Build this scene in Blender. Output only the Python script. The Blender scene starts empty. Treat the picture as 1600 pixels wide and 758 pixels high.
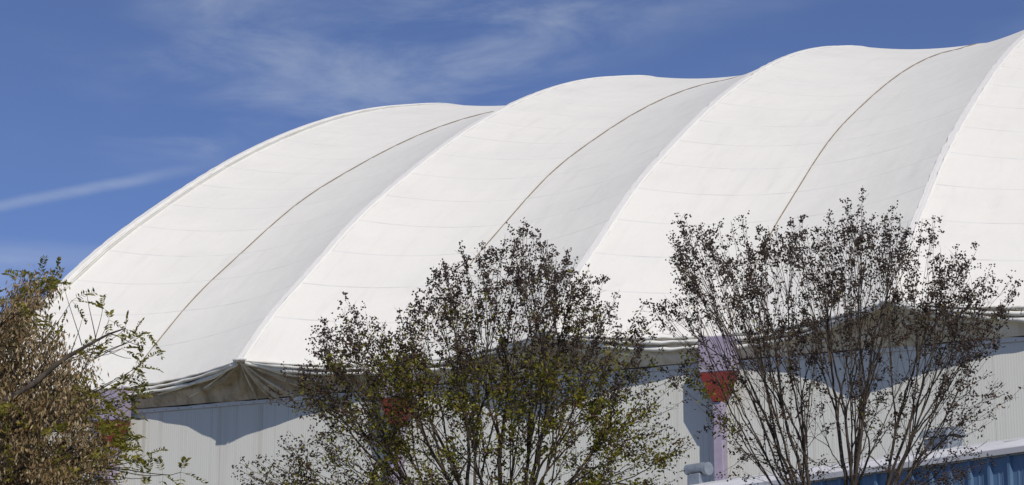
import bpy, math, random
import numpy as np
from mathutils import Vector, Matrix

random.seed(7)
rng = np.random.default_rng(11)
scene = bpy.context.scene
col = scene.collection
R = math.radians

# ------------------------------------------------------------------ camera
F_PX = 3708.5                     # focal length in pixels of a 1600 px wide frame
CAM = np.array([41.334, -62.229, 1.65])
YAW, PITCH = 0.4235, 0.2406
cam_d = bpy.data.cameras.new("camera")
cam_d.sensor_width = 36.0
cam_d.lens = F_PX / 1600 * 36
cam_d.clip_end = 20000
cam = bpy.data.objects.new("camera", cam_d)
col.objects.link(cam)
cam.location = CAM
cam.rotation_euler = (math.pi / 2 + PITCH, 0, YAW)
scene.camera = cam

_r = np.array([math.cos(YAW), math.sin(YAW), 0.])
_f0 = np.array([-math.sin(YAW), math.cos(YAW), 0.])
_up = np.array([0, 0, 1.])
_fw = _f0 * math.cos(PITCH) + _up * math.sin(PITCH)
_u = _up * math.cos(PITCH) - _f0 * math.sin(PITCH)


def ray(px, py):
    d = _r * (px - 800) / F_PX + _u * (379 - py) / F_PX + _fw
    return d / np.linalg.norm(d)


def at(px, py, dist):
    """world point seen at a photo pixel, `dist` metres away along the ground"""
    d = ray(px, py)
    return CAM + d * (dist / math.hypot(d[0], d[1]))


# ------------------------------------------------------------------ sun, sky, exposure
SUN = np.array([1.52, -1.65, 2.228])
SUN = SUN / np.linalg.norm(SUN)
EL = math.asin(SUN[2])
sd = bpy.data.lights.new("sun", 'SUN')
sd.energy = 3.05
sd.angle = R(0.53)
sd.color = (1.0, 0.94, 0.845)
sun = bpy.data.objects.new("sun", sd)
col.objects.link(sun)
sun.rotation_euler = Vector(-SUN).to_track_quat('-Z', 'Y').to_euler()
sun.location = (60, -60, 60)

world = bpy.data.worlds.new("World")
scene.world = world
world.use_nodes = True
wn, wl = world.node_tree.nodes, world.node_tree.links
wn.clear()


def N(nt, typ, **kw):
    n = nt.nodes.new(typ)
    for k, v in kw.items():
        setattr(n, k, v)
    return n


def wmath(op, a, b=None, c=None):
    n = N(world.node_tree, 'ShaderNodeMath', operation=op)
    for i, v in enumerate((a, b, c)):
        if v is None:
            continue
        if isinstance(v, (int, float)):
            n.inputs[i].default_value = v
        else:
            wl.new(v, n.inputs[i])
    return n.outputs[0]


def wdot(vec_socket, v):
    n = N(world.node_tree, 'ShaderNodeVectorMath', operation='DOT_PRODUCT')
    wl.new(vec_socket, n.inputs[0])
    n.inputs[1].default_value = tuple(float(x) for x in v)
    return n.outputs['Value']


def wsmooth(x, a, b):
    n = N(world.node_tree, 'ShaderNodeMapRange', interpolation_type='SMOOTHSTEP')
    n.inputs['From Min'].default_value = a
    n.inputs['From Max'].default_value = b
    wl.new(x, n.inputs['Value'])
    return n.outputs['Result']


sky = N(world.node_tree, 'ShaderNodeTexSky', sky_type='NISHITA')
sky.sun_disc = False
sky.sun_elevation = EL
sky.sun_rotation = math.atan2(SUN[0], SUN[1])
sky.altitude = 5000
sky.air_density = 1.0
sky.dust_density = 0.05
sky.ozone_density = 6.0
tc = N(world.node_tree, 'ShaderNodeTexCoord')
dirv = tc.outputs['Generated']
# thin cirrus drawn out in long wisps across the whole sky
mp = N(world.node_tree, 'ShaderNodeMapping')
mp.inputs['Rotation'].default_value = (0, 0, R(20))
mp.inputs['Scale'].default_value = (1.0, 1.0, 3.4)
_a, _b = ray(1060, 205) * (1, 1, 3.4), ray(600, 62) * (1, 1, 3.4)
_d = Matrix.Rotation(R(20), 3, 'Z') @ Vector(_a - _b)
mp.inputs['Location'].default_value = (7.7 + _d.x, 7.7 + _d.y, 0.2 + _d.z)
wl.new(dirv, mp.inputs['Vector'])


def wnoise(scale, detail, rough, dist=0.0, src=None):
    n = N(world.node_tree, 'ShaderNodeTexNoise')
    n.inputs['Scale'].default_value = scale
    n.inputs['Detail'].default_value = detail
    n.inputs['Roughness'].default_value = rough
    n.inputs['Distortion'].default_value = dist
    wl.new(src or mp.outputs[0], n.inputs['Vector'])
    return n.outputs['Fac']


big = wsmooth(wnoise(5.0, 3, .5, .3), .44, .70)
fine = wsmooth(wnoise(14.0, 8, .60, .4), .30, .80)
veil = wsmooth(wnoise(2.4, 3, .5, .2), .40, .80)
cirrus = wmath('ADD', wmath('MULTIPLY', wmath('MULTIPLY', big, fine), 0.42), wmath('MULTIPLY', veil, 0.10))
# the vapour trail an aircraft has left: a soft band along a great circle
c1, c2 = ray(-60, 333), ray(345, 256)
cn = np.cross(c1, c2); cn /= np.linalg.norm(cn)
ca = (c2 - c1) / np.linalg.norm(c2 - c1)
wob = wmath('MULTIPLY', wmath('SUBTRACT', wnoise(40, 4, .6), .5), .0022)
across = wmath('ABSOLUTE', wmath('ADD', wdot(dirv, cn), wob))
along = wdot(dirv, ca)
a1, a2 = float(np.dot(c1, ca)), float(np.dot(c2, ca))
trail = wmath('MULTIPLY', wsmooth(across, .0036, .0002), wsmooth(along, a2 + .006, a2 - .05))
trail = wmath('MULTIPLY', trail, wsmooth(along, a1 - .25, a1 - .1))
trail = wmath('MULTIPLY', trail, wmath('ADD', wmath('MULTIPLY', fine, .22), .15))
# a faint low bank of cloud standing all round above the horizon
sep = N(world.node_tree, 'ShaderNodeSeparateXYZ')
wl.new(dirv, sep.inputs[0])
lowz = float(ray(40, 396)[2])
rag = wmath('MULTIPLY', wmath('SUBTRACT', wnoise(9, 5, .6), .5), .012)
dz = wmath('ABSOLUTE', wmath('SUBTRACT', wmath('ADD', sep.outputs['Z'], rag), lowz))
bank = wmath('MULTIPLY', wsmooth(dz, .0075, .001), wmath('ADD', wmath('MULTIPLY', fine, .14), .10))
cl = wmath('MINIMUM', wmath('ADD', wmath('ADD', cirrus, trail), bank), 0.85)
mix = N(world.node_tree, 'ShaderNodeMix', data_type='RGBA')
wl.new(cl, mix.inputs['Factor'])
tint = N(world.node_tree, 'ShaderNodeVectorMath', operation='MULTIPLY')
tint.inputs[1].default_value = (1.12, 0.97, 1.0)
wl.new(sky.outputs[0], tint.inputs[0])
wl.new(tint.outputs[0], mix.inputs[6])
mix.inputs[7].default_value = (5.0, 5.5, 6.1, 1)
bg = N(world.node_tree, 'ShaderNodeBackground')
bg.inputs['Strength'].default_value = 0.115
wl.new(mix.outputs[2], bg.inputs['Color'])
wo = N(world.node_tree, 'ShaderNodeOutputWorld')
wl.new(bg.outputs[0], wo.inputs['Surface'])

vs = scene.view_settings
vs.view_transform = 'Standard'
vs.look = 'None'
vs.exposure = 0.0
vs.gamma = 1.0
vs.use_curve_mapping = False


# ------------------------------------------------------------------ materials
class Mat:
    def __init__(self, name, color, rough=.6, spec=.3, metal=0.0):
        m = bpy.data.materials.new(name)
        m.use_nodes = True
        self.m, self.nt = m, m.node_tree
        self.b = self.nt.nodes['Principled BSDF']
        self.b.inputs['Base Color'].default_value = (*color, 1)
        self.b.inputs['Roughness'].default_value = rough
        self.b.inputs['Specular IOR Level'].default_value = spec
        self.b.inputs['Metallic'].default_value = metal
        self.color = color

    def noise(self, scale, detail=4, rough=.55, stretch=(1, 1, 1), dist=0, coord='Object'):
        t = N(self.nt, 'ShaderNodeTexCoord')
        mp = N(self.nt, 'ShaderNodeMapping')
        mp.inputs['Scale'].default_value = stretch
        n = N(self.nt, 'ShaderNodeTexNoise')
        n.inputs['Scale'].default_value = scale
        n.inputs['Detail'].default_value = detail
        n.inputs['Roughness'].default_value = rough
        n.inputs['Distortion'].default_value = dist
        if coord == 'World':
            g = N(self.nt, 'ShaderNodeNewGeometry')
            self.nt.links.new(g.outputs['Position'], mp.inputs['Vector'])
        else:
            self.nt.links.new(t.outputs[coord], mp.inputs['Vector'])
        self.nt.links.new(mp.outputs[0], n.inputs['Vector'])
        return n.outputs['Fac']

    def smooth(self, x, a, b, lo=0., hi=1.):
        n = N(self.nt, 'ShaderNodeMapRange', interpolation_type='SMOOTHSTEP')
        n.inputs['From Min'].default_value = a
        n.inputs['From Max'].default_value = b
        n.inputs['To Min'].default_value = lo
        n.inputs['To Max'].default_value = hi
        self.nt.links.new(x, n.inputs['Value'])
        return n.outputs['Result']

    def mul(self, a, b):
        n = N(self.nt, 'ShaderNodeMath', operation='MULTIPLY')
        for i, v in enumerate((a, b)):
            if isinstance(v, (int, float)):
                n.inputs[i].default_value = v
            else:
                self.nt.links.new(v, n.inputs[i])
        return n.outputs[0]

    def over(self, fac, color):
        """lay `color` over the present base colour by `fac`"""
        inp = self.b.inputs['Base Color']
        n = N(self.nt, 'ShaderNodeMix', data_type='RGBA')
        if inp.is_linked:
            self.nt.links.new(inp.links[0].from_socket, n.inputs[6])
        else:
            n.inputs[6].default_value = inp.default_value
        n.inputs[7].default_value = (*color, 1)
        self.nt.links.new(fac, n.inputs['Factor'])
        self.nt.links.new(n.outputs[2], inp)
        return self

    def bump(self, h, strength, dist):
        n = N(self.nt, 'ShaderNodeBump')
        n.inputs['Strength'].default_value = strength
        n.inputs['Distance'].default_value = dist
        self.nt.links.new(h, n.inputs['Height'])
        self.nt.links.new(n.outputs[0], self.b.inputs['Normal'])
        return self


def mat_fabric():
    m = Mat('coated white fabric', (.83, .805, .735), .55, .25)
    m.over(m.smooth(m.noise(.35, 5, .6, coord='World'), .38, .75, 0, .22), (.66, .65, .61))
    # rain streaks running down the slope, and blotchy grime
    m.over(m.smooth(m.noise(1.0, 6, .65, (2.6, .25, .25), .2, 'World'), .50, .78, 0, .22), (.58, .555, .50))
    m.over(m.smooth(m.noise(1.7, 6, .7, coord='World'), .60, .80, 0, .25), (.56, .53, .46))
    m.bump(m.noise(.7, 4, .55, coord='World'), .14, .5)
    return m.m


def mat_seam():
    m = Mat('weathered lap seam', (.75, .735, .69), .6, .2)
    m.over(m.smooth(m.noise(.9, 4, .6, coord='World'), .40, .66, 0, .8), (.65, .63, .585))
    return m.m


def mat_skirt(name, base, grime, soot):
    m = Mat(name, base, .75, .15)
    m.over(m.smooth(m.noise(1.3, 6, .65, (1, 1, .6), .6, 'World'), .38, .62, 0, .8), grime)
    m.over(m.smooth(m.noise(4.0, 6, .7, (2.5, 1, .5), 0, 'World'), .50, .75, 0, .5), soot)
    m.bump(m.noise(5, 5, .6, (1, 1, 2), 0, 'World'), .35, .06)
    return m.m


def mat_hem():
    m = Mat('rolled hem fabric', (.80, .78, .72), .65, .2)
    m.over(m.smooth(m.noise(2.2, 6, .65, (1, 1, 1.6), 0, 'World'), .46, .72, 0, .6), (.50, .45, .36))
    return m.m


def mat_ridge():
    m = Mat('clean ridge strip fabric', (.835, .81, .755), .5, .3)
    m.bump(m.noise(4.5, 4, .7, coord='World'), .5, .07)
    return m.m


def mat_wall():
    m = Mat('white ribbed metal siding', (.65, .645, .59), .5, .3)
    m.over(m.smooth(m.noise(.8, 5, .6, (2.2, 1, .10), 0, 'World'), .50, .72, 0, .35), (.47, .455, .40))
    m.over(m.smooth(m.noise(.55, 5, .6, (4.5, 1, .05), .2, 'World'), .60, .68, 0, .4), (.36, .31, .22))
    return m.m


def mat_noisy(name, c, c2, scale, rough=.6, spec=.3, amt=.5, metal=0, coord='World'):
    m = Mat(name, c, rough, spec, metal)
    m.over(m.smooth(m.noise(scale, 5, .6, coord=coord), .38, .68, 0, amt), c2)
    return m.m


def mat_bark(name, c, c2):
    m = Mat(name, c, .85, .15)
    m.over(m.smooth(m.noise(9, 5, .65, (1, 1, .3), .3, 'World'), .42, .62, 0, .9), c2)
    m.bump(m.noise(45, 4, .6, (1, 1, .25), 0, 'World'), .5, .01)
    return m.m


def mat_leaf(name, cols, transl=.35):
    """each loose piece its own tone (random per mesh island), some light through the blade"""
    m = Mat(name, cols[0], .6, .25)
    g = N(m.nt, 'ShaderNodeNewGeometry')
    rp = N(m.nt, 'ShaderNodeValToRGB')
    rp.color_ramp.interpolation = 'LINEAR'
    el = rp.color_ramp.elements
    el[0].color = (*cols[0], 1); el[0].position = 0
    el[1].color = (*cols[-1], 1); el[1].position = 1
    for i, c in enumerate(cols[1:-1]):
        e = el.new((i + 1) / (len(cols) - 1)); e.color = (*c, 1)
    m.nt.links.new(g.outputs['Random Per Island'], rp.inputs[0])
    m.nt.links.new(rp.outputs[0], m.b.inputs['Base Color'])
    if transl:
        tr = N(m.nt, 'ShaderNodeBsdfTranslucent')
        m.nt.links.new(rp.outputs[0], tr.inputs['Color'])
        mx = N(m.nt, 'ShaderNodeMixShader')
        mx.inputs[0].default_value = transl
        out = m.nt.nodes['Material Output']
        m.nt.links.new(m.b.outputs[0], mx.inputs[1])
        m.nt.links.new(tr.outputs[0], mx.inputs[2])
        m.nt.links.new(mx.outputs[0], out.inputs['Surface'])
    return m.m


M = dict(
    fabric=mat_fabric(), seam=mat_seam(), skirt=mat_skirt('grimy underside fabric', (.60, .52, .41), (.28, .225, .15), (.17, .14, .095)), skirt_pale=mat_skirt('beige underside fabric with painted bounce light', (.76, .71, .61), (.60, .54, .42), (.42, .36, .27)), hem=mat_hem(), fold=mat_skirt('grey gathered cloth', (.66, .61, .52), (.42, .36, .27), (.26, .22, .16)), ridge=mat_ridge(), wall=mat_wall(),
    cable=mat_noisy('rusty brown cable', (.24, .20, .155), (.34, .295, .235), 3, .7, .2, .8),
    trim=mat_noisy('pale metal trim', (.66, .66, .65), (.52, .50, .47), 3, .45, .4, .6),
    lilac=mat_noisy('faded lilac paint', (.40, .345, .44), (.33, .285, .355), 4, .6, .3, .7),
    red=mat_noisy('faded red paint', (.25, .038, .03), (.17, .03, .025), 5, .55, .3, .7),
    blue=mat_noisy('blue painted siding', (.12, .21, .34), (.095, .165, .27), 1.6, .4, .45, .7),
    white_roof=mat_noisy('white painted roof sheet', (.56, .555, .57), (.46, .45, .46), 1.2, .45, .4, .6),
    galv=mat_noisy('dull galvanised sheet', (.34, .37, .39), (.24, .26, .28), 9, .5, .4, .8, .35),
    dark=mat_noisy('painted shadow gap', (.035, .037, .04), (.05, .05, .05), 9, .7, .2, .5),
    ground=mat_noisy('dry grass and gravel ground', (.17, .155, .11), (.11, .115, .06), .3, .95, .1, .9),
    bark=mat_bark('smooth grey brown bark', (.06, .046, .037), (.125, .098, .075)),
    bark_dark=mat_bark('dark furrowed bark', (.05, .04, .032), (.09, .072, .055)),
    seed=mat_leaf('dark brown seed capsules', [(.037, .025, .018), (.06, .041, .030), (.095, .067, .048), (.046, .029, .022)], 0),
    leaf_green=mat_leaf('olive green leaves', [(.11, .125, .018), (.23, .225, .026), (.38, .33, .04), (.16, .165, .024)], .5),
    leaf_brown=mat_leaf('dark red brown leaves', [(.08, .042, .022), (.13, .07, .034), (.07, .038, .024)], .25),
    pod=mat_leaf('tan seed pods', [(.10, .06, .026), (.24, .155, .065), (.52, .41, .24), (.16, .10, .042), (.36, .25, .11)], .2),
    pinnate=mat_leaf('yellow green leaflets', [(.14, .15, .02), (.25, .235, .03), (.38, .32, .05), (.12, .13, .022)], .5),
)


# ------------------------------------------------------------------ helpers
def mesh(name, verts, faces, mats, smooth=False, idx=None, normals=None):
    me = bpy.data.meshes.new(name)
    me.from_pydata([tuple(map(float, v)) for v in verts], [], [tuple(f) for f in faces])
    for m in (mats if isinstance(mats, (list, tuple)) else [mats]):
        me.materials.append(m)
    if idx is not None:
        me.polygons.foreach_set('material_index', np.array(idx, dtype=np.int32))
    if smooth:
        me.polygons.foreach_set('use_smooth', np.ones(len(me.polygons), dtype=bool))
    if normals is not None:
        me.normals_split_custom_set_from_vertices([tuple(map(float, n)) for n in normals])
    me.update()
    return me


def obj(name, me, parent=None, loc=(0, 0, 0), rz=0.):
    o = bpy.data.objects.new(name, me)
    col.objects.link(o)
    o.location = tuple(map(float, loc))
    o.rotation_euler = (0, 0, rz)
    if parent is not None:
        o.parent = parent
    return o


def thing(name, label, cat, loc=(0, 0, 0), rz=0., group=None):
    o = obj(name, None, None, loc, rz)
    o['label'] = label
    o['category'] = cat
    if group:
        o['group'] = group
    return o


class MB:
    """collects shapes into one mesh"""
    def __init__(self):
        self.v, self.f, self.i = [], [], []

    def quad_strip(self, grid, mi=0):
        g = np.asarray(grid)
        n, m = g.shape[:2]
        b = len(self.v)
        self.v += list(g.reshape(-1, 3))
        for a in range(n - 1):
            for c in range(m - 1):
                self.f.append((b + a * m + c, b + a * m + c + 1, b + (a + 1) * m + c + 1, b + (a + 1) * m + c))
                self.i.append(mi)

    def box(self, c, s, mi=0, bevel=0.0):
        c = np.array(c, float); h = np.array(s, float) / 2
        b = len(self.v)
        k = min(bevel, h.min() * .6)
        if k <= 0:
            for x in (-1, 1):
                for y in (-1, 1):
                    for z in (-1, 1):
                        self.v.append(c + h * (x, y, z))
            fs = [(0, 1, 3, 2), (4, 6, 7, 5), (0, 4, 5, 1), (2, 3, 7, 6), (0, 2, 6, 4), (1, 5, 7, 3)]
            for f in fs:
                self.f.append(tuple(b + q for q in f)); self.i.append(mi)
        else:
            rings = [(-1, k), (-1, 0), (1, 0), (1, k)]
            lay = []
            for zi, (zs, ins) in enumerate(rings):
                z = c[2] + zs * h[2] + (0 if ins else -zs * k)
                ring = []
                for (sx, sy) in ((-1, -1), (1, -1), (1, 1), (-1, 1)):
                    for (ox, oy) in (((k, 0), (0, k)) if sx * sy < 0 else ((0, k), (k, 0))):
                        px = c[0] + sx * (h[0] - ox - ins * .7); py = c[1] + sy * (h[1] - oy - ins * .7)
                        ring.append((px, py, z))
                lay.append(ring)
            nn = 8
            for ring in lay:
                self.v += [np.array(p) for p in ring]
            for a in range(3):
                for q in range(nn):
                    self.f.append((b + a * nn + q, b + a * nn + (q + 1) % nn, b + (a + 1) * nn + (q + 1) % nn, b + (a + 1) * nn + q)); self.i.append(mi)
            self.f.append(tuple(b + q for q in range(nn))[::-1]); self.i.append(mi)
            self.f.append(tuple(b + 3 * nn + q for q in range(nn))); self.i.append(mi)

    def tube(self, pts, radii, sides=6, cap=True, mi=0):
        P = np.asarray(pts, float)
        n = len(P)
        radii = np.broadcast_to(np.asarray(radii, float), (n,))
        T = np.gradient(P, axis=0)
        T /= np.maximum(np.linalg.norm(T, axis=1, keepdims=True), 1e-9)
        ref = np.array([0.31, 0.87, 0.11])
        A = np.cross(T, ref); A /= np.maximum(np.linalg.norm(A, axis=1, keepdims=True), 1e-9)
        B = np.cross(T, A)
        b = len(self.v)
        for i in range(n):
            for k in range(sides):
                a = 2 * math.pi * k / sides
                self.v.append(P[i] + radii[i] * (A[i] * math.cos(a) + B[i] * math.sin(a)))
        for i in range(n - 1):
            for k in range(sides):
                k2 = (k + 1) % sides
                self.f.append((b + i * sides + k, b + i * sides + k2, b + (i + 1) * sides + k2, b + (i + 1) * sides + k))
                self.i.append(mi)
        if cap and sides > 3:
            self.f.append(tuple(b + k for k in range(sides))[::-1]); self.i.append(mi)
            self.f.append(tuple(b + (n - 1) * sides + k for k in range(sides))); self.i.append(mi)

    def build(self, name, mats, smooth=False):
        return mesh(name, self.v, self.f, mats, smooth, self.i)


# ------------------------------------------------------------------ ground
g = MB()
gx = np.linspace(-6000, 6000, 25)
g.quad_strip(np.array([[(x, y, 0.) for x in gx] for y in gx]))
o = obj('ground', g.build('ground', M['ground']))
o['kind'] = 'structure'

# ------------------------------------------------------------------ the fabric roofed building
ZW = 14.27            # top of the metal wall above the ground
L = 10.0              # one bay, valley to valley
WH = 38.1145          # half the span
PR = 1.6              # how far a ridge foot stands out in front of the wall
TK = np.array([0, .04, .1, .18, .28, .4, .55, .75, 1.])
ZR = np.array([0.96, 2.515, 4.441, 6.968, 9.631, 12.514, 15.526, 18.597, 20.782])
ZV = np.array([0.72, 2.163, 4.222, 6.518, 9.206, 11.828, 14.71, 17.819, 20.50])


def spline(Z, t):
    TT = np.concatenate([TK, 2 - TK[-2::-1]])
    ZZ = np.concatenate([Z, Z[-2::-1]])
    m = np.gradient(ZZ, TT)
    t = np.asarray(t, float)
    i = np.clip(np.searchsorted(TT, t) - 1, 0, len(TT) - 2)
    h = TT[i + 1] - TT[i]
    s = (t - TT[i]) / h
    return ((2*s**3 - 3*s**2 + 1) * ZZ[i] + (s**3 - 2*s**2 + s) * h * m[i]
            + (-2*s**3 + 3*s**2) * ZZ[i + 1] + (s**3 - s**2) * h * m[i + 1])


def ridge_pt(x, t):
    t = np.asarray(t, float)
    return np.stack([np.full_like(t, x), -PR + t * (WH + PR), ZW + spline(ZR, t)], -1)


def valley_pt(x, t):
    t = np.asarray(t, float)
    return np.stack([np.full_like(t, x), -.3 + t * (WH + .3), ZW + spline(ZV, t)], -1)


def surf(xv, xr, t, w):
    """membrane between a valley cable (w=0) and a ridge arch (w=1)"""
    t, w = np.broadcast_arrays(np.asarray(t, float), np.asarray(w, float))
    a, b = valley_pt(xv, t), ridge_pt(xr, t)
    p = a + (b - a) * w[..., None]
    q = 4 * w * (1 - w)
    sag = .19 * np.sin(np.clip(t / .12, 0, 1) * math.pi / 2)
    p[..., 2] -= q * sag * .8
    p[..., 1] += q * (sag * .5 + .16 * np.exp(-t / .035))
    p[..., 2] -= q * .09 * np.exp(-t / .02)
    return p


def surf_n(xv, xr, t, w):
    e = 1e-3
    t = np.asarray(t, float); w = np.asarray(w, float)
    t0 = np.clip(t - e, 0, 2); t1 = np.clip(t + e, 0, 2)
    w0 = np.clip(w - e, 0, 1); w1 = np.clip(w + e, 0, 1)
    dt = surf(xv, xr, t1, w) - surf(xv, xr, t0, w)
    dw = surf(xv, xr, t, w1) - surf(xv, xr, t, w0)
    n = np.cross(dw, dt) * (1 if xr > xv else -1)
    return n / np.linalg.norm(n, axis=-1, keepdims=True)


bld = thing('fabric_dome_building', 'large white tensile fabric arena with scalloped ridges above ribbed metal walls', 'building', (15, 18, 0))
OFF = np.array([15, 18, 0.])

# seams sit at equal steps of arc length
tt = np.linspace(0, 2, 2001)
mid = (ridge_pt(0, tt) + valley_pt(0, tt)) / 2
arc = np.concatenate([[0], np.cumsum(np.linalg.norm(np.diff(mid, axis=0), axis=1))])
seam_t = list(np.interp(np.arange(0, np.interp(1.12, tt, arc), 2.3) + 0.0, arc, tt))
T_END = seam_t[-1]
half_bays = []
for k in range(4):
    half_bays.append((k * L, k * L - L / 2 - (.15 if k == 0 else 0)))       # the end bay is a little wider
    half_bays.append((k * L, k * L + L / 2))

wc = np.linspace(0, 1, 13)
for hb, (xv, xr) in enumerate(half_bays):
    s = 1 if xr > xv else -1
    for j in range(len(seam_t) - 1):
        ta, tb = seam_t[j], seam_t[j + 1]
        # a seam wanders by a few centimetres where two panels were welded
        lap = .07 / (arc[-1] / 2)
        rows = list(np.linspace(ta, tb, 4)) + [tb + lap]
        if j == len(seam_t) - 2:
            rows = rows[:-1]
        V, NN, F, I = [], [], [], []
        for ri, t in enumerate(rows):
            t_ = np.full_like(wc, t)
            p = surf(xv, xr, t_, wc); n = surf_n(xv, xr, t_, wc)
            if ri == 0 and j > 0:
                p = p + n * .004
            if ri >= 3 and j < len(seam_t) - 2:
                p = p + n * (.016 if ri == 3 else .012)
            V += list(p - OFF); NN += list(n)
        m = len(wc)
        for a in range(len(rows) - 1):
            for c in range(m - 1):
                q = (a * m + c, a * m + c + 1, (a + 1) * m + c + 1, (a + 1) * m + c)
                F.append(q if s > 0 else q[::-1]); I.append(1 if a == 3 else 0)
        me = mesh('fabric_panel', V, F, [M['fabric'], M['seam']], True, I, NN)
        obj('fabric_panel', me, bld)
    # the far slope beyond the crown
    tr = np.linspace(T_END, 2, 26)
    mb = MB()
    G = surf(xv, xr, tr[:, None], np.linspace(0, 1, 7)[None, :]) - OFF
    mb.quad_strip(G if s > 0 else G[:, ::-1])
    obj('rear_fabric', mb.build('rear_fabric', M['fabric'], True), bld)

# ridge strips: a padded band over each steel arch, with a raised lip on both edges
tr = np.concatenate([np.linspace(0, .2, 40), np.linspace(.21, 1.15, 90)])
for i in range(5):
    x = i * L - L / 2 - (.15 if i == 0 else 0)
    mb = MB()
    c = ridge_pt(x, tr)
    tan = np.gradient(c, axis=0); tan /= np.linalg.norm(tan, axis=1, keepdims=True)
    nrm = np.cross(np.array([1., 0, 0]), tan)
    ex = np.array([1., 0, 0])
    prof = [(-.15, -.04), (-.12, .002), (-.105, .012), (-.09, .007), (-.035, .016), (.035, .016), (.09, .007), (.105, .012), (.12, .002), (.15, -.04)]
    wob = .012 * np.sin(tr * 900 + i) + .010 * rng.standard_normal(len(tr))
    G = np.stack([c + ex * (px + wob[:, None] * (abs(px) > .1)) + nrm * pz for px, pz in prof], 1) - OFF
    mb.quad_strip(G)
    obj('ridge_strip', mb.build('ridge_strip', M['ridge'], True), bld)
# valley cables pulling the fabric down between the arches
for i in range(4):
    mb = MB()
    tv = np.linspace(0.0, 1.2, 90)
    c = valley_pt(i * L, tv)
    c[:, 2] += .025
    mb.tube(c - OFF, .019, 6)
    obj('valley_cable', mb.build('valley_cable', M['cable'], True), bld)

# grimy skirt between the hem and the top of the wall, with its rolled folds
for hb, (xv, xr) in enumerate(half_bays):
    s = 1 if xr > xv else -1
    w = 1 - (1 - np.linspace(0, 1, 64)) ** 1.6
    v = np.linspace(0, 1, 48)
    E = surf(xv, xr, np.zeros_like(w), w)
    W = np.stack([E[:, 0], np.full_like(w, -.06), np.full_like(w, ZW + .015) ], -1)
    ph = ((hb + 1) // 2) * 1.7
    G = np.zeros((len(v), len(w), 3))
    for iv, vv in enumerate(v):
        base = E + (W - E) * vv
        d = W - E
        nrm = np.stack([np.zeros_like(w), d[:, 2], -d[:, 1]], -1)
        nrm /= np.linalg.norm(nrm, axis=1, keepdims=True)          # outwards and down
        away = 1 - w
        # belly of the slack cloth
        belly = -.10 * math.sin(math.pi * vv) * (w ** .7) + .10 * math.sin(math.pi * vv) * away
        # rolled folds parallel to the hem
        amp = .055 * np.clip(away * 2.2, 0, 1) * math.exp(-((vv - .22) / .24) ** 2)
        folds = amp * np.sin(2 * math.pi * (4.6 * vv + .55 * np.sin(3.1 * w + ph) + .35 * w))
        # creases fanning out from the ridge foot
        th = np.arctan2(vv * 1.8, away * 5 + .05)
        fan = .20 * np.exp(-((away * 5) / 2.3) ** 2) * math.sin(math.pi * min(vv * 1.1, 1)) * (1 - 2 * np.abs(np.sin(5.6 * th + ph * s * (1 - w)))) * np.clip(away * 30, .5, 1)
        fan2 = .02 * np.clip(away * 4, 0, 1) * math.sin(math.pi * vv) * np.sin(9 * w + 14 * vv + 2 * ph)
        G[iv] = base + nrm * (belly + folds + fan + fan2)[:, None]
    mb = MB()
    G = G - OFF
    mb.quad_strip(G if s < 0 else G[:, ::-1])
    obj('eave_skirt', mb.build('eave_skirt', M['skirt' if hb < 3 else 'skirt_pale'], True), bld)  # pale bays carry bounced light painted into the cloth colour
    # rolled hem: two stacked rolls of the white cloth
    for q, (rad, dv, dn) in enumerate(((.040, .0, .01), (.055, .17, .10), (.060, .38, .17))):
        ww = np.linspace(0.0, (1, .93, .97)[q], 60)
        e = surf(xv, xr, np.zeros_like(ww), ww)
        e[:, 2] += (.016 * np.sin(ww * 31 + ph + q * 2) + .012 * np.sin(ww * 57 + 3 * q)) * (1 - ww)
        wl_ = np.stack([e[:, 0], np.full_like(ww, -.06), np.full_like(ww, ZW + .015)], -1)
        d = wl_ - e
        nr = np.stack([np.zeros_like(ww), d[:, 2], -d[:, 1]], -1); nr /= np.linalg.norm(nr, axis=1, keepdims=True)
        c = e + d * (dv * (1 + .22 * np.sin(4 * ww + ph + q)) * (1 - ww ** 1.5 * .97))[:, None] + nr * (dn * (1 - .8 * ww))[:, None]
        mb = MB()
        mb.tube(c - OFF, rad * (1 + .25 * np.sin(ww * 23 + ph + q)) , 7)
        obj('rolled_hem', mb.build('rolled_hem', M['hem'], True), bld)

# cloth gathered at each ridge foot: folds fanning out over the skirt
def skirt_pt(xr, dx, v, lift):
    w = np.array([1 - abs(dx) / (L / 2)])
    e = surf(xr + (L / 2 if dx >= 0 else -L / 2), xr, np.zeros(1), w)[0]
    q = np.array([e[0], -.06, ZW + .015])
    d = q - e
    n = np.array([0, d[2], -d[1]]); n /= np.linalg.norm(n)
    return e + d * v + n * lift


for i in range(1, 4):
    xr = i * L - L / 2
    for (dx, ve, kx, r) in ((-.25, 1.0, 1.0, .028), (.30, 1.0, .8, .052), (.52, 1.0, .85, .062), (.95, 1.0, .9, .036), (1.5, .80, 1.0, .040), (2.3, .58, 1.15, .042),
                            (-2.3, .70, 1.25, .024), (-3.3, .45, 1.3, .040)):
        u = np.linspace(.02, 1, 26)
        jit = rng.uniform(.85, 1.15)
        pts = np.array([skirt_pt(xr, dx * jit * a, ve * a ** kx, .03 * math.sin(math.pi * a) * (1 + .5 * math.sin(7 * a + dx * 5)) - .012 * a) for a in u])
        mb = MB()
        mb.tube(pts - OFF, r * (.30 + .9 * np.sin(np.clip(u * 1.25, 0, 1) * math.pi * .62)) * (1 + .12 * np.sin(u * 25 + dx * 9)), 8)
        obj('fabric_fold', mb.build('fabric_fold', M['hem' if abs(dx) > 1.5 else 'fold'], True), bld)

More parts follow.
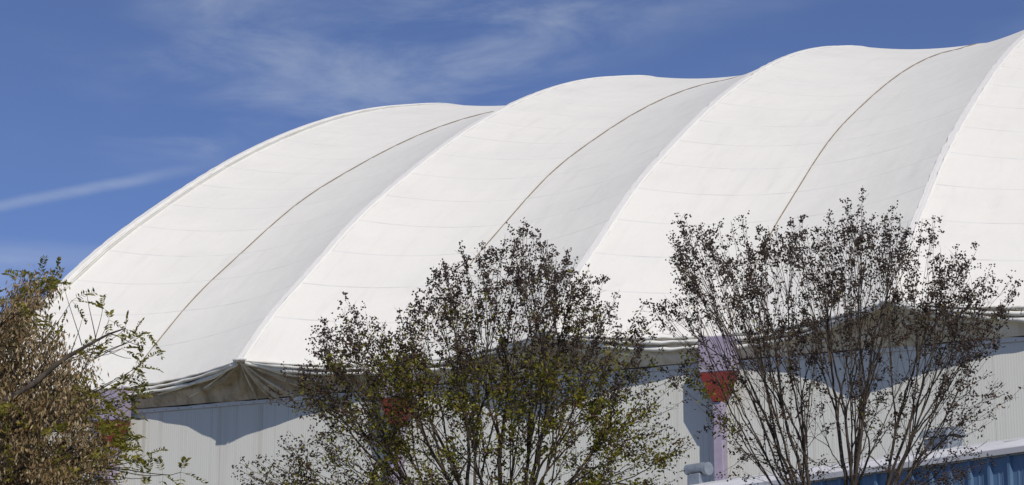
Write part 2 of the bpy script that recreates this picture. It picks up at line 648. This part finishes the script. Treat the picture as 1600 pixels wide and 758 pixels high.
# foot plates where the arches end
for i in range(5):
    p = ridge_pt(i * L - L / 2, np.array([0.]))[0] - OFF
    mb = MB(); mb.box(p + (0, .03, .02), (.42, .20, .10), 0, .03)
    obj('arch_foot', mb.build('arch_foot', M['ridge'], True), bld)

# ribbed wall sheets
PW, PITCHR = .90, .075
pm = MB()
prof = []
for k in range(12):
    x0 = k * PITCHR
    prof += [(x0, 0), (x0 + .034, 0), (x0 + .045, -.0022), (x0 + .064, -.0022)]
prof += [(PW, 0), (PW + .002, -.010), (PW + .02, -.010)]
pm.quad_strip(np.array([[(x, y, z) for x, y in prof] for z in (0.02, ZW - 4, ZW - .04)])[:, ::-1])
panel_me = pm.build('wall_sheet', M['wall'])
backing = MB()
backing.box((15 - 15, .16 - 18, ZW / 2), (40.0, .25, ZW - .10))
wall = obj('wall', backing.build('wall', M['wall']), bld)
npan = int(40 / PW)
for k in range(npan + 1):
    x = -5 + k * PW
    if x + PW > 35.03:
        continue
    o = obj('wall_sheet', panel_me, wall, (x - 15, -18 - .0 + random.uniform(-.002, .002), 0))
mb = MB()
mb.quad_strip(np.array([[(x - 15, y - 18, z) for x in np.linspace(-5.05, 35.05, 60)] for y, z in
                        ((.02, ZW + .02), (-.055, ZW + .015), (-.055, ZW - .09), (-.03, ZW - .10))]))
obj('wall_cap_trim', mb.build('wall_cap_trim', M['trim']), bld)
mb = MB()
gxs = np.linspace(-5, 35, 90)
mb.tube(np.stack([gxs - 15, np.full_like(gxs, -18 - .055), ZW + .05 + .012 * np.sin(gxs * 2.1) + .008 * np.sin(gxs * 5.3)], -1), .038, 6)
obj('shadow_gap_strip', mb.build('shadow_gap_strip', M['dark'], True), bld)  # dark tube drawn as the shadow gap along the wall top
mb = MB()
for k in range(88):
    mb.box((-5 + .45 * k + .2 - 15, -18 - .064, ZW - .06), (.035, .02, .035), 0, .008)
o = obj('trim_bolts', mb.build('trim_bolts', M['galv']), bld)
o['kind'] = 'stuff'
# end walls under the first and the last arch and the rear wall
for x, nm in ((-5 + .12, 'end_wall'), (35 - .12, 'end_wall')):
    t = np.linspace(0.02, 1.98, 60)
    p = ridge_pt(x, t) - (0, 0, .05)
    bot = p.copy(); bot[:, 2] = 0
    mb = MB(); mb.quad_strip(np.stack([bot, p], 0) - OFF)
    mb.quad_strip(np.stack([p + (.1, 0, 0), bot + (.1, 0, 0)], 0) - OFF)
    obj(nm, mb.build(nm, M['wall']), bld)
mb = MB(); mb.box((0, 2 * WH - 18, ZW / 2), (40, .3, ZW))
obj('rear_wall', mb.build('rear_wall', M['wall']), bld)

# painted columns under the valley cables: shaft, flaring red bracket, lilac head block
cs, cb, ch = MB(), MB(), MB()
cs.box((0, 0, (ZW - 1.24) / 2), (.28, .38, ZW - 1.24), 0, .02)
zb0, zb1 = ZW - 1.23, ZW - .43
b = [(-.12, -.25), (.12, -.25), (.12, .19), (-.12, .19)]
tp = [(-.49, -.30), (.49, -.30), (.49, .30), (-.49, .30)]
lo = [(x, y, zb0) for x, y in b]; hi = [(x, y, zb1) for x, y in tp]
cb.v += [np.array(p) for p in lo + hi]
cb.f += [(0, 1, 5, 4), (1, 2, 6, 5), (2, 3, 7, 6), (3, 0, 4, 7), (3, 2, 1, 0), (4, 5, 6, 7)]; cb.i += [0] * 6
ch.box((0, 0, ZW + .085), (1.0, .62, 1.02), 0, .03)
mes = cs.build('column', M['lilac']), cb.build('bracket', M['red']), ch.build('head_block', M['lilac'])
for k in range(4):
    c = obj('column', mes[0], bld, (k * L - .15 - 15, -.56 - 18, 0))
    obj('bracket', mes[1], c)
    obj('head_block', mes[2], c)

# ------------------------------------------------------------------ blue shed in front
E1 = at(1600, 702, 30.0)
ud = np.array([-.916, .401, 0]); ud /= np.linalg.norm(ud)      # runs away to the left
nd = np.array([.401, .916, 0]); nd /= np.linalg.norm(nd)       # runs back, away from the street
EZ = float(E1[2])
start = E1 - ud * 5.5
SL = .914 * 34
# shed frame: local x runs along the wall from far left to right, local y back, z up
ori = start + ud * SL
rz = math.atan2(-ud[1], -ud[0])
shed = thing('metal_shed', 'low blue ribbed metal shed with pale lavender white sloping roof', 'shed', (ori[0], ori[1], 0), rz)
OH = .05                                                    # eave overhang; local y=0 is the eave line
prof = []
for k in range(3):
    x0 = k * .3047
    prof += [(x0, 0), (x0 + .016, -.045), (x0 + .054, -.045), (x0 + .070, 0), (x0 + .135, 0), (x0 + .145, -.006), (x0 + .160, -.006),
             (x0 + .170, 0), (x0 + .205, 0), (x0 + .215, -.006), (x0 + .230, -.006), (x0 + .240, 0)]
prof += [(.914, 0)]
pm = MB()
pm.quad_strip(np.array([[(x, y, z) for x, y in prof] for z in (0.02, EZ - 2, EZ - .03)])[:, ::-1])
sheet = pm.build('wall_sheet', M['blue'])
mb = MB(); mb.box((SL / 2, OH + 3, (EZ - .1) / 2), (SL - .1, 5.8, EZ - .12))
swall = obj('wall', mb.build('wall', M['blue']), shed)
RD, RP = 6.0, .205                                          # roof depth and rise
prof = [(0, 0), (.008, .03), (.03, .03), (.038, 0), (.30, 0), (.305, .008), (.315, .008), (.32, 0), (.60, 0), (.605, .008), (.615, .008), (.62, 0), (.912, 0)]
pm = MB()
pm.quad_strip(np.array([[(x, y, EZ + .03 + y * RP + z) for x, z in prof] for y in (-.01, RD / 2, RD)]))
rsheet = pm.build('roof_sheet', M['white_roof'])
mb = MB()
mb.v += [np.array(p) for p in ((0, 0.01, EZ - .05), (SL, 0.01, EZ - .05), (SL, RD, EZ + RP * RD + .015), (0, RD, EZ + RP * RD + .015), (SL, 0.01, EZ + .022), (0, .01, EZ + .022),
                               (0, 2 * RD, EZ - .05), (SL, 2 * RD, EZ - .05))]
mb.f += [(0, 1, 4, 5), (5, 4, 2, 3), (3, 2, 7, 6), (1, 0, 6, 7)]; mb.i += [0] * 4
roof = obj('roof', mb.build('roof', M['white_roof']), shed)
for k in range(34):
    obj('wall_sheet', sheet, swall, (k * .914, OH, 0))
    obj('roof_sheet', rsheet, roof, (k * .914, 0, 0))
mb = MB(); mb.quad_strip(np.array([[(x, y, z) for x in np.linspace(-.03, SL + .03, 3)] for y, z in
                                   ((-.035, EZ + .035), (-.04, EZ - .035), (-.02, EZ - .04))])[:, ::-1])
mb.quad_strip(np.array([[(x, y, z) for x in np.linspace(-.03, SL + .03, 3)] for y, z in ((.0, EZ + .05), (-.035, EZ + .035))])[:, ::-1])
obj('eave_trim', mb.build('eave_trim', M['white_roof']), shed)
mb = MB(); mb.quad_strip(np.array([[(x, RD + y, EZ + .03 + RD * RP + z) for x in np.linspace(-.03, SL + .03, 3)] for y, z in
                                   ((-.22, -.025), (-.2, .0), (0, .05), (.2, .0), (.22, -.03))]))
obj('ridge_flashing', mb.build('ridge_flashing', M['trim']), shed)


def shed_x(px):
    """distance along the shed whose ridge shows at photo column px"""
    best = None
    for s in np.linspace(0, SL, 1500):
        p = ori - ud * s + nd * RD - CAM
        x = 800 + F_PX * (p @ _r) / (p[0] * _fw[0] + p[1] * _fw[1] + (EZ + RD * RP - CAM[2]) * _fw[2])
        if best is None or abs(x - px) < best[0]:
            best = (abs(x - px), s)
    return best[1]


RZ = EZ + .03 + RD * RP
# duct fan: drum on a curb, flanged round outlet at its right end
sx = shed_x(1092)
p = ori - ud * sx + nd * (RD - .02)
t = thing('roof_duct', 'grey horizontal duct drum with round flange on shed roof ridge, left of purple column foot', 'roof vent', (p[0], p[1], RZ), rz, 'vents on the shed roof')
mb = MB(); mb.box((-.02, 0, .08), (.30, .22, .26), 0, .01)
obj('curb', mb.build('curb', M['galv']), t)
mb = MB(); mb.tube([(-.27, 0, .31), (-.265, 0, .31), (.0, 0, .31), (.15, 0, .31)], [.088, .095, .095, .095], 20)
obj('drum', mb.build('drum', M['galv'], False), t)
mb = MB(); mb.tube([(.151, 0, .28), (.17, 0, .28), (.255, 0, .28), (.256, 0, .28), (.262, 0, .28), (.24, 0, .28)], [.07, .105, .105, .118, .118, .085], 20)
fl = obj('flange', mb.build('flange', M['galv'], False), t)
# barrel hood vent
sx = shed_x(1476)
p = ori - ud * sx + nd * (RD - .02)
t = thing('roof_vent_hood', 'dark grey rounded box vent hood on shed roof ridge behind right tree', 'roof vent', (p[0], p[1], RZ), rz, 'vents on the shed roof')
mb = MB(); mb.box((0, 0, .08), (.50, .36, .24), 0, .01)
obj('curb', mb.build('curb', M['galv']), t)
mb = MB()
an = np.linspace(0, math.pi, 11)
G = []
for x in (-.28, -.28, .28, .28):
    k = .0 if abs(len(G) - 1.5) > 1 else 1.0
    G.append([(x, -.24 * math.cos(a) * (1 if k else .05), .22 + (.155 * math.sin(a) if k else .03)) for a in an])
mb.quad_strip(np.array(G))
for x in (-.27, -.09, .09, .27):
    mb.box((x, -.232, .21), (.02, .02, .05))
obj('hood', mb.build('hood', M['galv']), t)


# ------------------------------------------------------------------ trees
def kmeans(P, k, it=12):
    k = min(k, len(P))
    c = P[rng.choice(len(P), k, replace=False)]
    for _ in range(it):
        d = ((P[:, None] - c[None]) ** 2).sum(-1)
        a = d.argmin(1)
        for j in range(k):
            if (a == j).any():
                c[j] = P[a == j].mean(0)
    return [np.where(a == j)[0] for j in range(k) if (a == j).any()]


def hermite(p0, t0, p1, t1, n):
    s = np.linspace(0, 1, n)[:, None]
    return (2*s**3 - 3*s**2 + 1) * p0 + (s**3 - 2*s**2 + s) * t0 + (-2*s**3 + 3*s**2) * p1 + (s**3 - s**2) * t1


def unit(v):
    return v / max(np.linalg.norm(v), 1e-9)


def inside(poly, x, y):
    r = False
    n = len(poly)
    for i in range(n):
        x0, y0 = poly[i]; x1, y1 = poly[(i + 1) % n]
        if (y0 > y) != (y1 > y) and x < (x1 - x0) * (y - y0) / (y1 - y0) + x0:
            r = not r
    return r


def grow(mb, tips, root, rdir, splits, fracs, rad, expo, wander=.018, tangle=.15):
    """branches from `root` to every tip through clusters of clusters; returns twig paths and tip directions"""
    twigs = [None] * len(tips)

    def rec(p, d, r0, idx, lev):
        n = len(idx)
        if lev >= len(splits) or n <= 2:
            for i in idx:
                q = tips[i]
                dist = np.linalg.norm(q - p)
                end = unit(unit(q - p) + np.array([0, 0, .45]))
                path = hermite(p, d * dist * .8, q, end * dist * .7, 8)
                path[1:-1] += rng.normal(0, wander * .35 * dist, (6, 3)) * .35
                r1 = min(rad * 1.5, r0 * .9)
                mb.tube(path, np.linspace(r1, rad * .6, 8), 4, False)
                twigs[i] = path
            return
        for grp in kmeans(tips[idx] + rng.normal(0, tangle / (lev + 1), (n, 3)), splits[lev]):
            ids = idx[grp]
            c = tips[ids].mean(0)
            f = fracs[lev] * rng.uniform(.75, 1.25)
            q = p + (c - p) * f
            dist = np.linalg.norm(q - p)
            end = unit(c - p + np.array([0, 0, .25]) * dist + rng.normal(0, .12, 3) * dist)
            path = hermite(p, d * dist * .9, q, end * dist * .9, 9)
            path[1:-1] += rng.normal(0, wander * dist, (7, 3)) * .35
            ra = min(rad * len(ids) ** expo, r0)
            rb = ra * .74
            mb.tube(path, np.linspace(ra, rb, 9), 6 if ra > .012 else 5, False)
            rec(q, end, rb, ids, lev + 1)

    rec(np.array(root, float), unit(np.array(rdir, float)), rad * len(tips) ** expo, np.arange(len(tips)), 0)
    return twigs


def blobs(centers, size, squash=1.0):
    """small seed capsules: six-pointed octahedra, each turned its own way"""
    n = len(centers)
    base = np.array([(1, 0, 0), (-1, 0, 0), (0, 1, 0), (0, -1, 0), (0, 0, 1.25), (0, 0, -1.0)], float)
    fc = np.array([(0, 2, 4), (2, 1, 4), (1, 3, 4), (3, 0, 4), (2, 0, 5), (1, 2, 5), (3, 1, 5), (0, 3, 5)])
    q = rng.normal(size=(n, 4)); q /= np.linalg.norm(q, axis=1, keepdims=True)
    w, x, y, z = q.T
    Rm = np.stack([np.stack([1-2*(y*y+z*z), 2*(x*y-z*w), 2*(x*z+y*w)], -1),
                   np.stack([2*(x*y+z*w), 1-2*(x*x+z*z), 2*(y*z-x*w)], -1),
                   np.stack([2*(x*z-y*w), 2*(y*z+x*w), 1-2*(x*x+y*y)], -1)], 1)
    sz = np.asarray(size).reshape(-1, 1, 1)
    V = np.einsum('nij,kj->nki', Rm, base) * sz + centers[:, None]
    Fc = (fc[None] + 6 * np.arange(n)[:, None, None]).reshape(-1, 3)
    return V.reshape(-1, 3), Fc


def blades(centers, dirs, length, width, fold=.25, droop=.15):
    """leaf blades: a folded pointed blade of four triangles each"""
    n = len(centers)
    d = dirs / np.maximum(np.linalg.norm(dirs, axis=1, keepdims=True), 1e-9)
    side = np.cross(d, rng.normal(size=(n, 3))); side /= np.maximum(np.linalg.norm(side, axis=1, keepdims=True), 1e-9)
    up = np.cross(side, d)
    Ln = np.asarray(length).reshape(-1, 1); Wd = np.asarray(width).reshape(-1, 1)
    a = centers
    m = centers + d * Ln * .5 - up * Wd * fold
    l = centers + d * Ln * .45 + side * Wd * .5
    r = centers + d * Ln * .45 - side * Wd * .5
    e = centers + d * Ln - up * Ln * droop
    V = np.stack([a, l, m, r, e], 1).reshape(-1, 3)
    F = np.array([(0, 2, 1), (0, 3, 2), (1, 2, 4), (2, 3, 4)])
    Fc = (F[None] + 5 * np.arange(n)[:, None, None]).reshape(-1, 3)
    return V, Fc


def fast_mesh(name, V, F, mat):
    me = bpy.data.meshes.new(name)
    nv, nf = len(V), len(F)
    me.vertices.add(nv); me.vertices.foreach_set('co', np.asarray(V, np.float32).ravel())
    me.loops.add(nf * 3); me.loops.foreach_set('vertex_index', np.asarray(F, np.int32).ravel())
    me.polygons.add(nf); me.polygons.foreach_set('loop_start', np.arange(nf, dtype=np.int32) * 3)
    me.materials.append(mat)
    me.update(calc_edges=True)
    me.validate()
    return me


def sample_tips(poly, n, dist, depth, dens, mind):
    """tips spread through a crown: inside its outline, at random depths within its thickness"""
    xs = [p[0] for p in poly]; ys = [p[1] for p in poly]
    cx, hw = (min(xs) + max(xs)) / 2, (max(xs) - min(xs)) / 2
    out = []
    tries = 0
    while len(out) < n and tries < n * 200:
        tries += 1
        x = rng.uniform(min(xs), max(xs)); y = rng.uniform(min(ys), max(ys))
        if not inside(poly, x, y) or rng.uniform() > dens(x, y) * clump(x, y):
            continue
        e = math.sqrt(max(.12, 1 - ((x - cx) / hw) ** 2))
        p = at(x, y, dist + rng.uniform(-1, 1) * depth * e)
        if out and mind and min(((np.array(out) - p) ** 2).sum(1)) < mind ** 2:
            continue
        out.append(p)
    return np.array(out)


def clump(x, y, k=1.0):
    """uneven growth: thick and thin places through a crown"""
    a = math.sin(x * .041 * k + 1.3) * math.sin(y * .037 * k + .4) + .8 * math.sin(x * .023 * k - y * .031 * k + 2.2) + .6 * math.sin(x * .067 * k + y * .053 * k)
    return min(1, max(.42, .72 + .2 * a))


def panicles(tips, twigs, ncap, length, size, lowz=0., lower=1.):
    C, S = [], []
    for i, q in enumerate(tips):
        tw = twigs[i]
        d = unit(tw[-1] - tw[-3])
        n = int(ncap * rng.uniform(.5, 1.4) * (lower if q[2] < lowz else 1))
        ln = length * rng.uniform(.65, 1.35)
        # a panicle is a few short side sprays along the twig's end
        ns = rng.integers(4, 8)
        for k in range(ns):
            u = rng.uniform(-.75, .45)
            o = q + d * ln * u
            sd_ = unit(rng.normal(size=3) + d * .7)
            reach = ln * .29 * (1.15 - abs(u)) * rng.uniform(.6, 1.3)
            m = max(2, n // ns)
            t = rng.uniform(.25, 1.0, m)[:, None]
            C.append(o + sd_ * reach * t + rng.normal(0, .014, (m, 3)))
            S.append(size * rng.uniform(.6, 1.3, m))
    return np.concatenate(C), np.concatenate(S)


def sprays(mb, tips, twigs, length):
    for i, q in enumerate(tips):
        tw = twigs[i]
        d = unit(tw[-1] - tw[-3])
        for k in range(3):
            o = q + d * length * rng.uniform(-.7, .1)
            e = o + unit(rng.normal(size=3) + d * .9) * length * .4
            mb.tube([o, e], [.0016, .001], 3, False)
        mb.tube([q, q + d * length * .4], [.0018, .001], 3, False)


def crape_myrtle(label, poly, forkpx, dist, ntips, dens, depth, nleaf, leafmat, leafband, ncap, stems, mind=.055, rad=.0026):
    tips = sample_tips(poly, ntips, dist, depth, dens, mind)
    fork = at(forkpx[0], forkpx[1], dist)
    base = np.array([fork[0], fork[1], 0.])
    t = thing('crape_myrtle_tree', label, 'tree', base, 0, 'trees in front of the dome')
    mb = MB()
    # a clump of trunks rising from one stool
    forks = []
    groups = kmeans(tips * (1, 1, .5) + rng.normal(0, .2, tips.shape), 7)
    twigs = [None] * len(tips)
    for gi, gidx in enumerate(groups):
        c = tips[gidx].mean(0)
        off = unit((c - fork) * np.array([1, 1, 0.])) * .26
        b0 = base + off * .9 + rng.normal(0, .03, 3) * np.array([1, 1, 0])
        f0 = fork + off * 1.2 + np.array([0, 0, rng.uniform(-.25, .12)])
        d0 = unit(unit(c - f0) + np.array([0, 0, .8]))
        path = hermite(b0, np.array([0, 0, 1.2]), f0, d0 * 1.2, 12)
        r1 = min(.052, rad * len(gidx) ** .56 * 1.12)
        mb.tube(path, np.linspace(r1 * 1.7, r1, 12), 8, True)
        tw = grow(mb, tips[gidx], f0, d0, stems, (.36, .46, .50), rad, .55)
        for a, w_ in zip(gidx, tw):
            twigs[a] = w_
    sprays(mb, tips, twigs, .24)
    mb.v = list(np.array(mb.v) - base)
    obj('trunk', mb.build('trunk', M['bark'], True), t)
    C, S = panicles(tips, twigs, ncap, .24, .0084, at(800, 610, dist)[2], .5 if nleaf[0] > 5000 else .6)
    V, F = blobs(C - base, S)
    o = obj('seed_heads', fast_mesh('seed_heads', V, F, M['seed']), t); o['kind'] = 'stuff'
    for (cnt, lm, band, nm) in zip(nleaf, leafmat, leafband, ('leaves', 'withered_leaves')):
        P, D = [], []
        while len(P) < cnt:
            tw = twigs[rng.integers(len(twigs))]
            k = rng.uniform(1, 6.99); i = int(k)
            p = tw[i] + (tw[min(i + 1, 7)] - tw[i]) * (k - i)
            v = p - CAM
            py = 379 - F_PX * (v @ _u) / (v @ _fw); px = 800 + F_PX * (v @ _r) / (v @ _fw)
            if rng.uniform() > band(px, py) * clump(px + 300, py, 1.4) ** 1.5:
                continue
            for _ in range(rng.integers(2, 6)):
                P.append(p + rng.normal(0, .035, 3)); D.append(rng.normal(size=3) + np.array([0, 0, .1]))
        P, D = np.array(P), np.array(D)
        V, F = blades(P - base, D, rng.uniform(.028, .05, len(P)), rng.uniform(.014, .024, len(P)))
        o = obj(nm, fast_mesh(nm, V, F, M[lm]), t); o['kind'] = 'stuff'
    return t


mid_poly = [(375, 740), (385, 722), (440, 715), (450, 690), (500, 665), (440, 635), (430, 600), (445, 580), (490, 570), (500, 515), (528, 485), (560, 480),
            (590, 510), (640, 492), (660, 470), (690, 425), (725, 400), (770, 385), (815, 365), (828, 352), (850, 378), (885, 380), (915, 430), (940, 440),
            (965, 470), (1000, 480), (1035, 500), (1020, 540), (1060, 590), (1095, 620), (1080, 660), (1090, 690), (1050, 740), (1050, 790), (380, 790)]


def mid_dens(x, y):
    d = .55
    if y > 640:
        d = .45
    if y > 700 and 560 < x < 1000:
        d = .3
    if 520 < y < 640 and 540 < x < 960:
        d = .8
    if y < 500:
        d = .85
    if x < 600:
        d = .95 if y < 660 else .75
    if x > 960:
        d *= .7
    return d


crape_myrtle('bushy crape myrtle with dark seed heads and green leaves, middle of the three trees',
             mid_poly, (765, 835), 20.0, 860, mid_dens, 1.25,
             (13500, 4000), ('leaf_green', 'leaf_brown'),
             (lambda x, y: (1.0 if x > 580 else .35) if y > 560 else (.2 if y > 480 else .03), lambda x, y: .5 if y > 480 else .25),
             44, (4, 4, 4))

right_poly = [(1050, 395), (1062, 345), (1085, 345), (1110, 370), (1160, 348), (1200, 352), (1215, 365), (1250, 345), (1290, 350), (1330, 325), (1355, 292), (1366, 330),
              (1385, 320), (1400, 350), (1430, 360), (1455, 338), (1470, 380), (1500, 395), (1525, 400), (1560, 445), (1592, 445), (1575, 500), (1560, 545), (1530, 560),
              (1545, 600), (1595, 605), (1590, 630), (1545, 650), (1525, 690), (1545, 720), (1500, 760), (1150, 780), (1120, 715), (1075, 640),
              (1035, 590), (1050, 540), (1020, 480), (1050, 450)]


def right_dens(x, y):
    d = .9 if y < 480 else .62
    if y > 540:
        d = .38
    if y > 640:
        d = .26
    if x > 1440 and y > 380:
        d = max(d, .5)
    if x < 1150 and y > 510:
        d = .20
    return d


crape_myrtle('sparse upright crape myrtle with dark seed heads and bare stems, rightmost of the three trees',
             right_poly, (1318, 815), 20.5, 680, right_dens, 1.25,
             (500, 900), ('leaf_green', 'leaf_brown'),
             (lambda x, y: 1.0 if (x < 1150 and y > 560) else .01, lambda x, y: .6 if y > 400 else .3),
             44, (4, 4, 4))

# ---- the pod tree on the left: spreading boughs, hanging pods, feathery leaves
left_poly = [(-150, 500), (-80, 470), (0, 470), (20, 440), (40, 425), (58, 408), (92, 425), (95, 450), (60, 470), (60, 520), (105, 485), (110, 530), (150, 560), (135, 600), (175, 600), (160, 640),
             (205, 655), (170, 690), (215, 740), (255, 770), (-150, 800)]
DL = 15.0


def left_dens(x, y):
    d = .8
    if x > 110:
        d = .45
    if y < 470:
        d = .6
    return d


tips = sample_tips(left_poly, 620, DL, 1.3, left_dens, .03)
extra = np.array([at(x, y, DL + rng.uniform(-.5, .3)) for x, y in ((196, 514), (170, 500), (205, 530), (228, 518), (160, 486), (222, 565), (210, 575), (190, 545), (282, 738), (255, 742), (235, 745),
                                                                  (88, 428), (112, 470), (204, 590), (185, 610), (215, 625), (190, 660), (205, 690), (222, 715), (165, 600), (172, 615), (160, 628), (182, 590), (170, 645), (186, 632), (176, 668), (160, 690), (195, 612), (185, 705), (205, 730), (170, 725), (150, 612))])
tips = np.concatenate([tips, extra])
trunk_top = at(-190, 860, DL)
base = np.array([trunk_top[0], trunk_top[1], 0.])
t = thing('pod_tree', 'spreading tree hung with tan seed pods and feathery green leaves, at the left edge', 'tree', base, 0, 'trees in front of the dome')
mb = MB()
mb.tube(hermite(base, np.array([0, 0, 2.]), trunk_top, np.array([.1, .05, 1.5]), 12), np.linspace(.15, .10, 12), 10)
twigs = grow(mb, tips, trunk_top, (0.3, 0.1, 1), (6, 5, 5), (.42, .48, .5), .0032, .56, .045)
# one bare bough reaching out to the right across the white fabric
bough = np.array([at(x, y, DL - 1.5 + k * .13) for k, (x, y) in enumerate(((-190, 800), (-110, 700), (-40, 650), (5, 628), (55, 598), (85, 572), (110, 555), (140, 538), (170, 522), (196, 513)))])
mb.tube(bough, np.linspace(.03, .004, len(bough)), 7)
for (x0, y0, x1, y1) in ((128, 540, 98, 440), (110, 555, 128, 500), (150, 532, 135, 455), (140, 538, 205, 560), (85, 572, 80, 500), (172, 522, 225, 540), (60, 595, 45, 520), (110, 553, 190, 545)):
    a, b_ = at(x0, y0, DL - .15), at(x1, y1, DL - .15 + rng.uniform(-.3, .3))
    mb.tube(hermite(a, (b_ - a) * .8 + np.array([0, 0, .05]), b_, (b_ - a) * .8 + np.array([0, 0, .1]), 7), np.linspace(.004, .0014, 7), 4, False)
mb.v = list(np.array(mb.v) - base)
# feathery leaves: a stalk with pairs of leaflets
LP, LD, LL = [], [], []
PP, PD = [], []
st = MB()
nl = 0
for i, q in enumerate(tips):
    d = unit(twigs[i][-1] - twigs[i][-3])
    isx = i >= len(tips) - len(extra)
    v = q - CAM
    px = 800 + F_PX * (v @ _r) / (v @ _fw); py = 379 - F_PX * (v @ _u) / (v @ _fw)
    green = 1.0 if isx else (.5 if (px > 110 or py < 520) else .13)
    if rng.uniform() < green:
        for _ in range(rng.integers(2, 4)):
            nl += 1
            ax = unit(d * .5 + rng.normal(0, .75, 3) + np.array([.15, 0, .0]))
            ln = rng.uniform(.11, .2)
            side = unit(np.cross(ax, rng.normal(0, .3, 3) + np.array([0, 0, 1])))
            pts = np.array([q + ax * ln * u + np.array([0, 0, -.045]) * u * u for u in np.linspace(0, 1, 10)])
            st.tube(pts - base, .0012, 3, False)
            for k in range(2, 10):
                for sgn in (-1, 1):
                    LP.append(pts[k]); LD.append(side * sgn + ax * .55 + rng.normal(0, .12, 3)); LL.append(rng.uniform(.026, .042))
    if not isx and px < 185:
        for k in range(rng.integers(55, 85)):
            w_ = twigs[i]; u = rng.uniform(3, 6.99); a = int(u)
            p = w_[a] + (w_[a + 1] - w_[a]) * (u - a) + rng.normal(0, .035, 3)
            PP.append(p); PD.append(rng.normal(0, .45, 3) + np.array([0, 0, -1.]))
obj('trunk', mb.build('trunk', M['bark_dark'], True), t)
o = obj('leaf_stalks', st.build('leaf_stalks', M['pinnate']), t); o['kind'] = 'stuff'
LP, LD, LL = np.array(LP), np.array(LD), np.array(LL)
V, F = blades(LP - base, LD, LL, LL * .42)
o = obj('leaflets', fast_mesh('leaflets', V, F, M['pinnate']), t); o['kind'] = 'stuff'
PP, PD = np.array(PP), np.array(PD)
V, F = blades(PP - base, PD, rng.uniform(.022, .050, len(PP)), rng.uniform(.008, .0145, len(PP)), .1, .08)
o = obj('seed_pods', fast_mesh('seed_pods', V, F, M['pod']), t); o['kind'] = 'stuff'
